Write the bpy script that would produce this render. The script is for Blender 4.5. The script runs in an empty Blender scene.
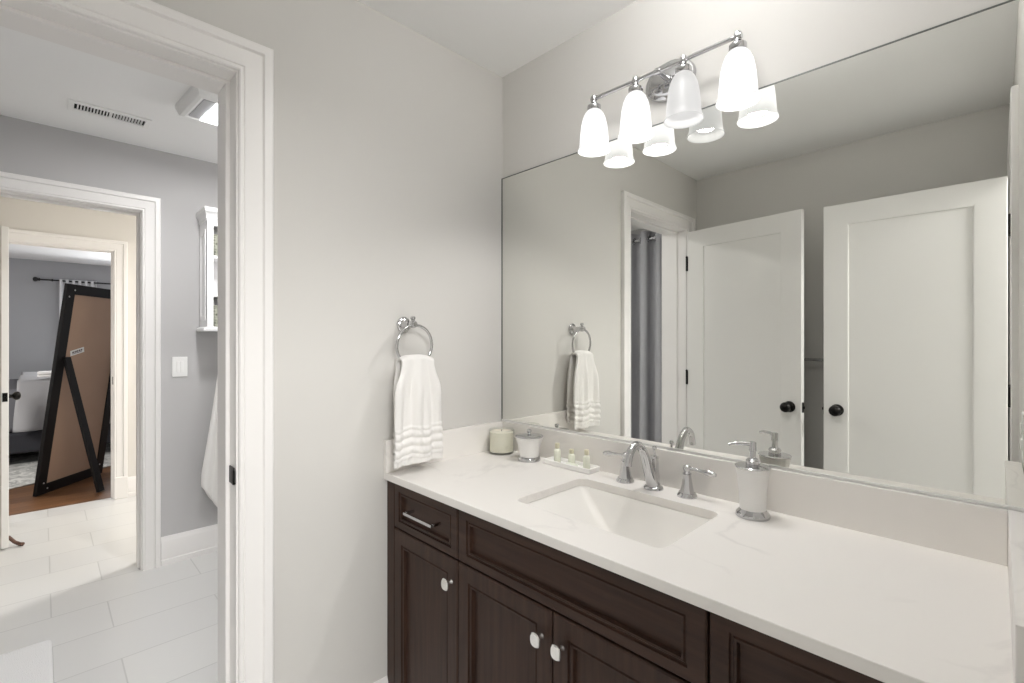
import bpy, bmesh, math, random
from mathutils import Vector, Matrix
from math import sin, cos, pi, radians

random.seed(4)
SC = bpy.context.scene
COL = SC.collection

# ------------------------------------------------------------------ camera, world, exposure, large lights
cd = bpy.data.cameras.new('camera'); cam = bpy.data.objects.new('camera', cd); COL.objects.link(cam)
cam.location = (1.471, -1.3907, 1.3269)
cam.rotation_euler = (pi/2, 0, 0.7935)
cd.sensor_width = 36.0; cd.lens = 477.48*36/1024
cd.shift_y = -1.46/1024
cd.clip_start = 0.01
SC.camera = cam

w = bpy.data.worlds.new('world'); SC.world = w; w.use_nodes = True
bg = w.node_tree.nodes['Background']; bg.inputs[0].default_value = (0.80, 0.88, 1.0, 1); bg.inputs[1].default_value = 1.2

SC.view_settings.view_transform = 'Standard'; SC.view_settings.look = 'None'
SC.view_settings.exposure = 0.52; SC.view_settings.gamma = 1.0
SC.view_settings.use_curve_mapping = False
try:
    SC.cycles.use_denoising = True
    SC.cycles.max_bounces = 14; SC.cycles.diffuse_bounces = 8; SC.cycles.glossy_bounces = 6
    SC.cycles.transmission_bounces = 8
    SC.cycles.sample_clamp_indirect = 4.0
    SC.cycles.caustics_reflective = False; SC.cycles.caustics_refractive = False
except Exception: pass

def lamp(name, kind, loc, power, color=(1,1,1), rot=(0,0,0), parent=None, **kw):
    l = bpy.data.lights.new(name, kind); l.energy = power; l.color = color
    for k, v in kw.items(): setattr(l, k, v)
    o = bpy.data.objects.new(name, l); COL.objects.link(o); o.location = loc; o.rotation_euler = rot
    if parent: o.parent = parent
    return o

BULB_P = 1.4          # downward light of one vanity bulb
FILL_L = 27.0         # glow of the side band of the added opal ceiling light
DIFF_L = 15.0         # glow of its bottom diffuser
SHADE_L = 0.80        # glow of a lit frosted shade
# added fill in the entry hall behind the camera, lamp of the hall beyond the next bathroom, and window daylight of the bedroom
lamp('entry_fill', 'AREA', (2.55, -1.52, 2.30), 54.0, (1.0, .992, .982), (0, radians(40), 0), shape='RECTANGLE', size=0.9, size_y=0.8)  # unseen source without a fixture, added to brighten the vanity room
lamp('hall_ceiling_lamp', 'AREA', (-2.75, 0.35, 2.40), 30.0, (1.0, .975, .94), (0, 0, 0), shape='SQUARE', size=0.3)
lamp('next_bath_fill', 'POINT', (-0.95, 0.50, 1.95), 10.0, (1.0, .985, .965), shadow_soft_size=0.12)  # added unseen source, lifts ceiling and walls of the next bathroom
lamp('bedroom_window_light', 'AREA', (-7.86, -0.2, 1.5), 50.0, (.97, .985, 1.0), (0, radians(-62), 0), shape='RECTANGLE', size=1.3, size_y=1.2)
lamp('bedroom_fill', 'POINT', (-5.0, -2.6, 1.1), 34.0, (1.0, .97, .94), shadow_soft_size=0.15)  # bodiless point light added to brighten the bedroom

# ------------------------------------------------------------------ helpers
def lin(c):
    c = c/255.0
    return c/12.92 if c <= .04045 else ((c+.055)/1.055)**2.4
def rgb(r, g, b): return (lin(r), lin(g), lin(b), 1)

MATS = {}
def mat(name, color, rough=.5, metal=0.0, spec=.5, bump=0, bscale=200, var=0, vscale=6, trans=0, ior=1.45, coat=0, bdist=.001):
    m = bpy.data.materials.new(name); m.use_nodes = True; nt = m.node_tree
    p = nt.nodes['Principled BSDF']
    p.inputs['Base Color'].default_value = color; p.inputs['Roughness'].default_value = rough
    p.inputs['Metallic'].default_value = metal; p.inputs['Specular IOR Level'].default_value = spec
    p.inputs['Transmission Weight'].default_value = trans; p.inputs['IOR'].default_value = ior
    p.inputs['Coat Weight'].default_value = coat
    tc = nt.nodes.new('ShaderNodeTexCoord')
    if bump:
        n = nt.nodes.new('ShaderNodeTexNoise'); n.inputs['Scale'].default_value = bscale; n.inputs['Detail'].default_value = 3
        nt.links.new(tc.outputs['Object'], n.inputs['Vector'])
        b = nt.nodes.new('ShaderNodeBump'); b.inputs['Strength'].default_value = bump; b.inputs['Distance'].default_value = bdist
        nt.links.new(n.outputs['Fac'], b.inputs['Height']); nt.links.new(b.outputs['Normal'], p.inputs['Normal'])
    if var:
        n = nt.nodes.new('ShaderNodeTexNoise'); n.inputs['Scale'].default_value = vscale; n.inputs['Detail'].default_value = 4
        nt.links.new(tc.outputs['Object'], n.inputs['Vector'])
        r = nt.nodes.new('ShaderNodeMix'); r.data_type = 'RGBA'
        r.inputs['A'].default_value = tuple(c*(1-var) for c in color[:3])+(1,)
        r.inputs['B'].default_value = tuple(min(1, c*(1+var)) for c in color[:3])+(1,)
        nt.links.new(n.outputs['Fac'], r.inputs['Factor']); nt.links.new(r.outputs['Result'], p.inputs['Base Color'])
    MATS[name] = m
    return m

def nodes_of(m): return m.node_tree.nodes, m.node_tree.links, m.node_tree.nodes['Principled BSDF']

M_wall = mat('wall_paint_greige', rgb(208, 206, 202), .6, spec=.25, bump=.05, bscale=350)
M_wall2 = mat('wall_paint_cool_grey', rgb(192, 191, 191), .6, spec=.25, bump=.05, bscale=350)
M_hallwall = mat('wall_paint_warm_cream', rgb(220, 217, 212), .6, spec=.2, bump=.04, bscale=350)
M_bedwall = mat('wall_paint_blue_grey', rgb(172, 173, 176), .6, spec=.2, bump=.04, bscale=350)
M_ceil = mat('ceiling_paint', rgb(244, 244, 243), .7, spec=.15, bump=.04, bscale=300)
M_trim = mat('trim_enamel', rgb(236, 234, 232), .32, spec=.4)
M_door = mat('door_enamel', rgb(232, 231, 228), .36, spec=.4)
M_chrome = mat('polished_chrome', (.60, .60, .61, 1), .06, 1.0)
M_nickel = mat('satin_nickel', (.78, .77, .75, 1), .3, 1.0)
M_steel = mat('bright_channel', (.86, .86, .85, 1), .28, 1.0)
M_black = mat('black_bronze', (.012, .011, .010, 1), .34, .6)
M_dark = mat('dark_gap', (.01, .01, .01, 1), .8)
M_porc = mat('sink_porcelain', rgb(232, 230, 226), .4, spec=.3)
M_ceram = mat('frosted_white_ceramic', rgb(240, 239, 237), .3, spec=.45)
M_wax = mat('candle_wax', rgb(243, 237, 220), .5, spec=.3)
M_glass = bpy.data.materials.new('thin_clear_glass'); M_glass.use_nodes = True
_nt = M_glass.node_tree; _nt.nodes.remove(_nt.nodes['Principled BSDF'])
_a = _nt.nodes.new('ShaderNodeBsdfTransparent'); _a.inputs[0].default_value = (.97, .98, .97, 1)
_b = _nt.nodes.new('ShaderNodeBsdfGlossy'); _b.inputs['Roughness'].default_value = .05
_m = _nt.nodes.new('ShaderNodeMixShader'); _m.inputs[0].default_value = .09
_nt.links.new(_a.outputs[0], _m.inputs[1]); _nt.links.new(_b.outputs[0], _m.inputs[2]); _nt.links.new(_m.outputs[0], _nt.nodes['Material Output'].inputs['Surface'])
M_lotion = mat('pale_green_bottle', rgb(232, 234, 220), .15, spec=.5)
M_cap = mat('pale_olive_cap', rgb(214, 210, 186), .3)
M_soap = mat('wrapped_soap', rgb(232, 236, 224), .35)
M_towel = mat('white_terry', rgb(244, 242, 239), .95, spec=.08, bump=.9, bscale=420, bdist=.004)
M_matrug = mat('bath_mat_pile', rgb(240, 240, 240), .95, spec=.05, bump=.9, bscale=260, bdist=.006)
M_plate = mat('white_plastic', rgb(240, 240, 238), .35)
M_cab2 = mat('white_lacquer', rgb(244, 244, 244), .35)
M_blackwood = mat('black_frame', (.010, .009, .009, 1), .45, spec=.3)
M_ply = mat('brown_hardboard', rgb(184, 156, 136), .7, spec=.2, var=.06, vscale=5)
M_duvet = mat('grey_duvet', rgb(158, 157, 158), .9, spec=.1, bump=.3, bscale=60)
M_blanket = mat('charcoal_blanket', rgb(112, 112, 116), .9, spec=.1, bump=.3, bscale=60)
M_bedbase = mat('charcoal_upholstery', rgb(62, 62, 66), .9, spec=.1, bump=.4, bscale=300)
M_rodblk = mat('black_rod', (.012, .012, .012, 1), .4)
M_whitecurtain = mat('white_curtain', rgb(232, 232, 234), .9, spec=.1)
M_lens = mat('lamp_lens', (1, 1, 1, 1), .4)
nd, lk, p = nodes_of(M_lens); p.inputs['Emission Color'].default_value = (.97, .98, 1, 1); p.inputs['Emission Strength'].default_value = 9.0
M_grille = mat('fan_grille_grey', rgb(178, 178, 180), .5)
M_mirror = mat('silvered_glass', (.88, .885, .85, 1), .0, 1.0)
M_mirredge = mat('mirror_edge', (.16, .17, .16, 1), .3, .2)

# frosted glass lamp shades: glowing body, calmer rim and crown
def shade_mat(name, strength):
    m = mat(name, (.13, .129, .127, 1), .35, spec=.3); nd, lk, p = nodes_of(m)
    tc = nd.new('ShaderNodeTexCoord'); sp = nd.new('ShaderNodeSeparateXYZ'); lk.new(tc.outputs['Object'], sp.inputs[0])
    r = nd.new('ShaderNodeValToRGB'); r.color_ramp.interpolation = 'EASE'
    mr = nd.new('ShaderNodeMapRange'); mr.inputs['From Min'].default_value = 0; mr.inputs['From Max'].default_value = .134
    lk.new(sp.outputs['Z'], mr.inputs['Value']); lk.new(mr.outputs[0], r.inputs['Fac'])
    e = r.color_ramp.elements; e[0].position = .06; e[0].color = (min(1, RIM/strength),)*3+(1,); e[1].position = 1; e[1].color = (.7, .7, .7, 1)
    q = e.new(.26); q.color = (1, 1, 1, 1); q = e.new(.62); q.color = (1, 1, 1, 1); q = e.new(.9); q.color = (.85, .85, .85, 1)
    mu = nd.new('ShaderNodeMath'); mu.operation = 'MULTIPLY'; mu.inputs[1].default_value = strength; lk.new(r.outputs['Color'], mu.inputs[0])
    p.inputs['Emission Color'].default_value = (1, .99, .978, 1); lk.new(mu.outputs[0], p.inputs['Emission Strength'])
    return m
RIM = .62
M_shade = shade_mat('opal_glass_shade', SHADE_L)
M_shade_dim = shade_mat('opal_glass_shade_dim', .42)
M_bulb = mat('bulb_glass', (1, 1, 1, 1), .4)
nd, lk, p = nodes_of(M_bulb); p.inputs['Emission Color'].default_value = (1, .97, .92, 1); p.inputs['Emission Strength'].default_value = 3.0

# quartz worktop with faint grey veins
def veined(name, base, vein, amt):
    m = mat(name, base, .3, spec=.4); nd, lk, p = nodes_of(m)
    tc = nd.new('ShaderNodeTexCoord')
    n0 = nd.new('ShaderNodeTexNoise'); n0.inputs['Scale'].default_value = 2.2; n0.inputs['Detail'].default_value = 7; n0.inputs['Distortion'].default_value = 1.1
    lk.new(tc.outputs['Object'], n0.inputs['Vector'])
    s = nd.new('ShaderNodeMath'); s.operation = 'SUBTRACT'; s.inputs[1].default_value = .5; lk.new(n0.outputs['Fac'], s.inputs[0])
    a = nd.new('ShaderNodeMath'); a.operation = 'ABSOLUTE'; lk.new(s.outputs[0], a.inputs[0])
    mr = nd.new('ShaderNodeMapRange'); mr.inputs['From Min'].default_value = 0; mr.inputs['From Max'].default_value = .022
    mr.inputs['To Min'].default_value = 1; mr.inputs['To Max'].default_value = 0; lk.new(a.outputs[0], mr.inputs['Value'])
    n1 = nd.new('ShaderNodeTexNoise'); n1.inputs['Scale'].default_value = 3.5; n1.inputs['Detail'].default_value = 2; lk.new(tc.outputs['Object'], n1.inputs['Vector'])
    m1 = nd.new('ShaderNodeMapRange'); m1.inputs['From Min'].default_value = .48; m1.inputs['From Max'].default_value = .68; lk.new(n1.outputs['Fac'], m1.inputs['Value'])
    mu = nd.new('ShaderNodeMath'); mu.operation = 'MULTIPLY'; lk.new(mr.outputs[0], mu.inputs[0]); lk.new(m1.outputs[0], mu.inputs[1])
    m2 = nd.new('ShaderNodeMath'); m2.operation = 'MULTIPLY'; m2.inputs[1].default_value = amt; lk.new(mu.outputs[0], m2.inputs[0])
    mixn = nd.new('ShaderNodeMix'); mixn.data_type = 'RGBA'; mixn.inputs['A'].default_value = base; mixn.inputs['B'].default_value = vein
    lk.new(m2.outputs[0], mixn.inputs['Factor']); lk.new(mixn.outputs['Result'], p.inputs['Base Color'])
    return m
M_quartz = veined('white_quartz', rgb(233, 230, 226), rgb(186, 183, 181), .42)

# dark stained wood
def wood(name, dark, light, scale, axis, rough, coat=.1):
    m = mat(name, dark, rough, spec=.3, coat=coat); nd, lk, p = nodes_of(m)
    tc = nd.new('ShaderNodeTexCoord'); mp = nd.new('ShaderNodeMapping')
    sc = [1.0, 1.0, 1.0]; sc[axis] = .06
    mp.inputs['Scale'].default_value = [c*scale for c in sc]; lk.new(tc.outputs['Object'], mp.inputs['Vector'])
    n = nd.new('ShaderNodeTexNoise'); n.inputs['Scale'].default_value = 1; n.inputs['Detail'].default_value = 6; n.inputs['Roughness'].default_value = .6
    lk.new(mp.outputs['Vector'], n.inputs['Vector'])
    r = nd.new('ShaderNodeMapRange'); r.inputs['From Min'].default_value = .3; r.inputs['From Max'].default_value = .72; lk.new(n.outputs['Fac'], r.inputs['Value'])
    mi = nd.new('ShaderNodeMix'); mi.data_type = 'RGBA'; mi.inputs['A'].default_value = dark; mi.inputs['B'].default_value = light
    lk.new(r.outputs[0], mi.inputs['Factor']); lk.new(mi.outputs['Result'], p.inputs['Base Color'])
    return m, mi
M_wood, _ = wood('espresso_wood', rgb(46, 31, 25), rgb(67, 48, 39), 60, 2, .42, 0)
M_woodh, _ = wood('espresso_wood_cross', rgb(46, 31, 25), rgb(67, 48, 39), 60, 0, .42, 0)

# tile floor: 305 x 610 mm planks running along y
def brick_mat(name, c1, c2, mortar, bw, rh, msize, ox, oy, swap, rough, offset=.336):
    m = mat(name, c1, rough, spec=.5); nd, lk, p = nodes_of(m)
    tc = nd.new('ShaderNodeTexCoord'); sp = nd.new('ShaderNodeSeparateXYZ'); lk.new(tc.outputs['Object'], sp.inputs[0])
    ax = nd.new('ShaderNodeMath'); ax.operation = 'ADD'; ax.inputs[1].default_value = ox
    ay = nd.new('ShaderNodeMath'); ay.operation = 'ADD'; ay.inputs[1].default_value = oy
    lk.new(sp.outputs['Y' if swap else 'X'], ax.inputs[0]); lk.new(sp.outputs['X' if swap else 'Y'], ay.inputs[0])
    cb = nd.new('ShaderNodeCombineXYZ'); lk.new(ax.outputs[0], cb.inputs[0]); lk.new(ay.outputs[0], cb.inputs[1])
    b = nd.new('ShaderNodeTexBrick'); b.offset = offset; b.offset_frequency = 2; b.squash_frequency = 1; b.squash = 1
    b.inputs['Scale'].default_value = 1; b.inputs['Color1'].default_value = c1; b.inputs['Color2'].default_value = c2
    b.inputs['Mortar'].default_value = mortar; b.inputs['Mortar Size'].default_value = msize; b.inputs['Mortar Smooth'].default_value = .1
    b.inputs['Brick Width'].default_value = bw; b.inputs['Row Height'].default_value = rh
    lk.new(cb.outputs[0], b.inputs['Vector']); lk.new(b.outputs['Color'], p.inputs['Base Color'])
    bp = nd.new('ShaderNodeBump'); bp.invert = True; bp.inputs['Strength'].default_value = .4; bp.inputs['Distance'].default_value = .002
    lk.new(b.outputs['Fac'], bp.inputs['Height']); lk.new(bp.outputs['Normal'], p.inputs['Normal'])
    return m, b
M_tile, _ = brick_mat('white_floor_tile', rgb(216, 216, 214), rgb(211, 211, 210), rgb(194, 194, 192), .61, .305, .0028, 1.155+61, 1.393+30.5, True, .28)
M_plank, _b = brick_mat('oak_floor_planks', rgb(104, 72, 48), rgb(132, 94, 64), rgb(48, 30, 22), 1.1, .085, .0016, 50, 40, True, .3, .5)

# grey woven shower curtain, wicker, patterned rug
M_curtain = mat('grey_linen_curtain', rgb(124, 125, 132), .9, spec=.1)
nd, lk, p = nodes_of(M_curtain)
tc = nd.new('ShaderNodeTexCoord'); mp = nd.new('ShaderNodeMapping'); mp.inputs['Scale'].default_value = (500, 500, 18); lk.new(tc.outputs['Object'], mp.inputs[0])
n = nd.new('ShaderNodeTexNoise'); n.inputs['Scale'].default_value = 1; lk.new(mp.outputs[0], n.inputs['Vector'])
mi = nd.new('ShaderNodeMix'); mi.data_type = 'RGBA'; mi.inputs['A'].default_value = rgb(158, 158, 161); mi.inputs['B'].default_value = rgb(190, 190, 194)
lk.new(n.outputs['Fac'], mi.inputs['Factor']); lk.new(mi.outputs['Result'], p.inputs['Base Color'])

M_wicker = mat('grey_green_wicker', rgb(120, 124, 104), .8)
nd, lk, p = nodes_of(M_wicker)
tc = nd.new('ShaderNodeTexCoord'); wv = nd.new('ShaderNodeTexVoronoi'); wv.inputs['Scale'].default_value = 62; lk.new(tc.outputs['Object'], wv.inputs['Vector'])
mr = nd.new('ShaderNodeMapRange'); mr.inputs['From Min'].default_value = .1; mr.inputs['From Max'].default_value = .6; lk.new(wv.outputs['Distance'], mr.inputs['Value'])
mi = nd.new('ShaderNodeMix'); mi.data_type = 'RGBA'; mi.inputs['A'].default_value = rgb(70, 76, 60); mi.inputs['B'].default_value = rgb(172, 174, 160)
lk.new(mr.outputs[0], mi.inputs['Factor']); lk.new(mi.outputs['Result'], p.inputs['Base Color'])
bp = nd.new('ShaderNodeBump'); bp.inputs['Strength'].default_value = .8; bp.inputs['Distance'].default_value = .006; lk.new(wv.outputs['Distance'], bp.inputs['Height']); lk.new(bp.outputs['Normal'], p.inputs['Normal'])

M_rug = mat('grey_patterned_rug', rgb(190, 190, 186), .95, spec=.05, bump=.6, bscale=300)
nd, lk, p = nodes_of(M_rug)
tc = nd.new('ShaderNodeTexCoord'); n = nd.new('ShaderNodeTexNoise'); n.inputs['Scale'].default_value = 9; n.inputs['Detail'].default_value = 5; n.inputs['Distortion'].default_value = 2; lk.new(tc.outputs['Object'], n.inputs['Vector'])
mr = nd.new('ShaderNodeMapRange'); mr.inputs['From Min'].default_value = .42; mr.inputs['From Max'].default_value = .6; lk.new(n.outputs['Fac'], mr.inputs['Value'])
mi = nd.new('ShaderNodeMix'); mi.data_type = 'RGBA'; mi.inputs['A'].default_value = rgb(168, 168, 164); mi.inputs['B'].default_value = rgb(212, 211, 206)
lk.new(mr.outputs[0], mi.inputs['Factor']); lk.new(mi.outputs['Result'], p.inputs['Base Color'])

# ------------------------------------------------------------------ mesh builder
class MB:
    def __init__(s): s.v = []; s.f = []; s.m = []
    def add(s, vs, fs, mi=0):
        o = len(s.v); s.v += [tuple(v) for v in vs]; s.f += [[i+o for i in f] for f in fs]; s.m += [mi]*len(fs)
        return s
    def box(s, x0, x1, y0, y1, z0, z1, mi=0, M=None):
        vs = [Vector((x, y, z)) for x in (x0, x1) for y in (y0, y1) for z in (z0, z1)]
        if M is not None: vs = [M @ v for v in vs]
        return s.add(vs, [(0,1,3,2), (4,6,7,5), (0,4,5,1), (2,3,7,6), (0,2,6,4), (1,5,7,3)], mi)
    def lathe(s, prof, c=(0,0,0), n=40, sx=1, sy=1, mi=0, M=None, cap0=True, cap1=True):
        vs = []; fs = []
        for r, z in prof:
            for k in range(n):
                a = 2*pi*k/n; v = Vector((r*sx*cos(a), r*sy*sin(a), z))
                if M is not None: v = M @ v
                vs.append((v[0]+c[0], v[1]+c[1], v[2]+c[2]))
        for i in range(len(prof)-1):
            for k in range(n):
                k2 = (k+1) % n; fs.append((i*n+k, i*n+k2, (i+1)*n+k2, (i+1)*n+k))
        if cap0: fs.append(tuple(reversed(range(n))))
        if cap1: fs.append(tuple(range((len(prof)-1)*n, len(prof)*n)))
        return s.add(vs, fs, mi)
    def tube(s, pts, r, n=14, closed=False, mi=0, cap=True, sx=1.0):
        pts = [Vector(q) for q in pts]; N = len(pts); rs = r if isinstance(r, (list, tuple)) else [r]*N
        def tan(i):
            if closed: return (pts[(i+1) % N]-pts[i-1]).normalized()
            return (pts[min(i+1, N-1)]-pts[max(i-1, 0)]).normalized()
        t0 = tan(0); up = Vector((0,0,1)) if abs(t0.z) < .9 else Vector((1,0,0))
        u = t0.cross(up).normalized(); vs = []
        for i in range(N):
            t = tan(i); u = (u - t*u.dot(t)).normalized(); b = t.cross(u)
            for k in range(n):
                a = 2*pi*k/n; vs.append(pts[i]+u*(rs[i]*cos(a)*sx)+b*(rs[i]*sin(a)))
        fs = []
        for i in range(N if closed else N-1):
            j = (i+1) % N
            for k in range(n):
                k2 = (k+1) % n; fs.append((i*n+k, i*n+k2, j*n+k2, j*n+k))
        if not closed and cap:
            fs.append(tuple(reversed(range(n)))); fs.append(tuple(range((N-1)*n, N*n)))
        return s.add(vs, fs, mi)
    def loops(s, lps, cap0=True, cap1=True, mi=0):
        n = len(lps[0]); vs = [v for l in lps for v in l]; fs = []
        for i in range(len(lps)-1):
            for k in range(n):
                k2 = (k+1) % n; fs.append((i*n+k, i*n+k2, (i+1)*n+k2, (i+1)*n+k))
        if cap0: fs.append(tuple(reversed(range(n))))
        if cap1: fs.append(tuple(range((len(lps)-1)*n, len(lps)*n)))
        return s.add(vs, fs, mi)
    def grid(s, nu, nv, fn, mi=0):
        vs = [fn(i/(nu-1), j/(nv-1)) for i in range(nu) for j in range(nv)]
        fs = [(i*nv+j, i*nv+j+1, (i+1)*nv+j+1, (i+1)*nv+j) for i in range(nu-1) for j in range(nv-1)]
        return s.add(vs, fs, mi)
    def build(s, name, mats, parent=None, smooth=None, bevel=0, seg=2, loc=None):
        me = bpy.data.meshes.new(name); me.from_pydata(s.v, [], s.f)
        mats = mats if isinstance(mats, (list, tuple)) else [mats]
        for m in mats: me.materials.append(m)
        me.polygons.foreach_set('material_index', s.m)
        bm = bmesh.new(); bm.from_mesh(me); bmesh.ops.recalc_face_normals(bm, faces=bm.faces); bm.to_mesh(me); bm.free()
        o = bpy.data.objects.new(name, me); COL.objects.link(o)
        if loc: o.location = loc
        if parent: o.parent = parent
        if smooth is not None:
            me.polygons.foreach_set('use_smooth', [True]*len(me.polygons)); me.set_sharp_from_angle(angle=radians(smooth))
        if bevel:
            b = o.modifiers.new('bevel', 'BEVEL'); b.width = bevel; b.segments = seg; b.limit_method = 'ANGLE'; b.angle_limit = radians(40)
        me.update()
        return o

def tag(o, label=None, cat=None, group=None, kind=None):
    if label: o['label'] = label
    if cat: o['category'] = cat
    if group: o['group'] = group
    if kind: o['kind'] = kind
    return o
def thing(name, label, cat, loc=(0,0,0), rz=0, group=None, kind=None):
    o = bpy.data.objects.new(name, None); o.empty_display_size = .05; COL.objects.link(o)
    o.location = loc; o.rotation_euler = (0, 0, rz)
    return tag(o, label, cat, group, kind)
def struct(name, mb, m, label, cat, **kw):
    return tag(mb.build(name, m, **kw), label, cat, None, 'structure')

CE = 2.44
XW = 1.52          # right wall
YB = -1.876        # wall opposite the mirror
TW = 0.17          # thickness of the left wall
X2 = -1.985        # far wall of the second bathroom
X3 = -3.70         # far wall of the hall
X4 = -7.90         # far wall of the bedroom
OP1 = (-1.715, -1.010)     # opening in the left wall
OPR = (-1.685, -0.970)     # opening in the right wall (camera stands in it)
OP2 = (-1.74, -0.987)       # opening second bathroom -> hall
OP3 = (-1.735, -0.968)      # opening hall -> bedroom
HEAD = 2.065

# ------------------------------------------------------------------ room shell
struct('floor', MB().box(X3-.06, 3.4, -3.4, 1.4, -.1, 0), M_tile, 'white rectangular tile floor of bathroom and hall', 'floor')
struct('floor_bedroom', MB().box(X4-.1, X3-.06, -4.2, 1.4, -.1, 0), M_plank, 'brown oak plank floor of the far bedroom', 'floor')
struct('ceiling', MB().box(X4-.1, 3.4, -4.2, 1.4, CE, CE+.1), M_ceil, 'flat white painted ceiling', 'ceiling')

def wall_x(x0, x1, ya, yb, op=None, head=HEAD):
    """a wall slab perpendicular to x with one door opening"""
    b = MB()
    if op is None: return b.box(x0, x1, ya, yb, 0, CE)
    b.box(x0, x1, ya, op[0]-.018, 0, CE); b.box(x0, x1, op[1]+.018, yb, 0, CE); b.box(x0, x1, op[0]-.018, op[1]+.018, head+.018, CE)
    return b
struct('wall_north', MB().box(-.0, XW+.12, 0, .12, 0, CE), M_wall, 'greige wall that carries the big vanity mirror', 'wall')
struct('wall_left', wall_x(-TW/2, 0, -3.2, .12, OP1), M_wall, 'greige wall with towel ring and doorway', 'wall')
struct('wall_left_outer', wall_x(-TW, -TW/2, -3.2, .9, OP1), M_wall2, 'cool grey back of the wall between both bathrooms', 'wall')
struct('wall_south', MB().box(0, XW+.12, YB-.1, YB, 0, CE), M_wall, 'greige wall opposite the mirror behind both doors', 'wall')
struct('wall_right', wall_x(XW, XW+.12, -3.2, .12, OPR), M_wall, 'greige wall at right end of the vanity', 'wall')
# entry hall behind the camera
eh = MB(); eh.box(3.3, 3.4, -3.3, .9, 0, CE); eh.box(XW+.12, 3.3, .8, .9, 0, CE); eh.box(XW+.12, 3.3, -3.3, -3.2, 0, CE)
struct('wall_entry', eh, M_wall, 'greige walls of the entry hall', 'wall')
# second bathroom
struct('wall_far', wall_x(X2-.07, X2, -3.2, .9, OP2), M_wall2, 'cool grey wall of next bathroom with light switch', 'wall')
struct('wall_far_outer', wall_x(X2-.14, X2-.07, -3.3, 1.3, OP2), M_hallwall, 'cream hall side of the far bathroom wall', 'wall')
struct('wall_bath_end', MB().box(X2, -TW, .8, .9, 0, CE).box(X2, -TW, -3.0, -2.9, 0, CE), M_wall2, 'cool grey end walls of next bathroom', 'wall')
# hall and bedroom
struct('wall_hall', wall_x(X3-.06, X3, -3.3, 1.3, OP3), M_hallwall, 'warm cream hall wall around the bedroom doorway', 'wall')
struct('wall_hall_end', MB().box(X3, X2-.14, 1.2, 1.3, 0, CE).box(X3, X2-.14, -3.3, -3.2, 0, CE), M_hallwall, 'cream end walls of the hall', 'wall')
struct('wall_bedroom_near', wall_x(X3-.12, X3-.06, -4.2, 1.3, OP3), M_bedwall, 'blue grey bedroom side of the hall wall', 'wall')
bw = MB(); wz0, wz1, wy0, wy1 = .85, 2.08, -.85, .45
bw.box(X4-.12, X4, -4.2, wy0, 0, CE); bw.box(X4-.12, X4, wy1, 1.3, 0, CE); bw.box(X4-.12, X4, wy0, wy1, 0, wz0); bw.box(X4-.12, X4, wy0, wy1, wz1, CE)
struct('wall_bedroom', bw, M_bedwall, 'blue grey far bedroom wall behind the bed', 'wall')
struct('wall_bedroom_side', MB().box(X4, X3-.12, 1.2, 1.3, 0, CE).box(X4, X3-.12, -4.2, -4.1, 0, CE), M_bedwall, 'blue grey side walls of the bedroom', 'wall')
# bedroom window in the far wall
wf = MB(); t = .05
wf.box(X4-.08, X4+.02, wy0, wy0+t, wz0, wz1); wf.box(X4-.08, X4+.02, wy1-t, wy1, wz0, wz1); wf.box(X4-.08, X4+.02, wy0+t, wy1-t, wz0, wz0+t); wf.box(X4-.08, X4+.02, wy0+t, wy1-t, wz1-t, wz1)
wf.box(X4-.06, X4, wy0+t, wy1-t, (wz0+wz1)/2-.02, (wz0+wz1)/2+.02)
wobj = struct('window_1', wf, M_trim, 'white bedroom window behind the leaning mirror', 'window', bevel=.003)

# ------------------------------------------------------------------ trims
PROF = [(0,0), (0,.010), (.003,.013), (.009,.013), (.0115,.010), (.0145,.0135), (.058,.016), (.060,.021), (.062,.024), (.082,.024), (.086,.021), (.086,0)]
def casing_mesh(x, s, op, head, prof=PROF, rev=.005):
    b = MB(); y0, y1 = op[0]-rev, op[1]+rev; zt = head+rev
    vs = []
    for st in range(4):
        for wd, th in prof:
            yy = y0-wd if st < 2 else y1+wd
            zz = 0.0 if st in (0, 3) else zt+wd
            vs.append((x+s*th, yy, zz))
    n = len(prof); fs = []
    for st in range(3):
        for k in range(n):
            k2 = (k+1) % n; fs.append((st*n+k, st*n+k2, (st+1)*n+k2, (st+1)*n+k))
    fs.append(tuple(range(n))); fs.append(tuple(range(3*n, 4*n)))
    return b.add(vs, fs)
def jamb_mesh(xa, xb, op, head, stop=None):
    b = MB(); t = .0175
    b.box(xa, xb, op[0]-t, op[0], 0, head); b.box(xa, xb, op[1], op[1]+t, 0, head); b.box(xa, xb, op[0]-t, op[1]+t, head, head+t)
    if stop:
        a, c = stop; d = .0105
        b.box(a, c, op[0], op[0]+d, 0, head-d); b.box(a, c, op[1]-d, op[1], 0, head-d); b.box(a, c, op[0], op[1], head-d, head)
    return b

tr1 = struct('trim_1', casing_mesh(0, 1, OP1, HEAD), M_trim, 'white moulded casing of the doorway beside the towel ring', 'trim', smooth=35)
jamb_mesh(-TW, 0, OP1, HEAD, (-TW+.02, -.062)).build('jamb', M_trim, tr1, bevel=.0015)
casing_mesh(-TW, -1, OP1, HEAD).build('back_casing', M_trim, tr1, smooth=35)
sp = MB().box(-.056, -.012, OP1[1]-.0035, OP1[1]+.004, .925, .972)
sp.tube([(-.012, OP1[1]-.002, .931), (-.006, OP1[1]-.004, .931), (-.002, OP1[1]-.002, .931)], .003, 8)
for i in range(9):
    z = .928+i*.005
sp.grid(6, 4, lambda u, v: (-.014+.016*u, OP1[1]-.0035-.004*sin(u*pi), .928+.04*v))
tag(sp.build('strike_plate', M_black, tr1, bevel=.001), 'black bronze latch plate')

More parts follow.
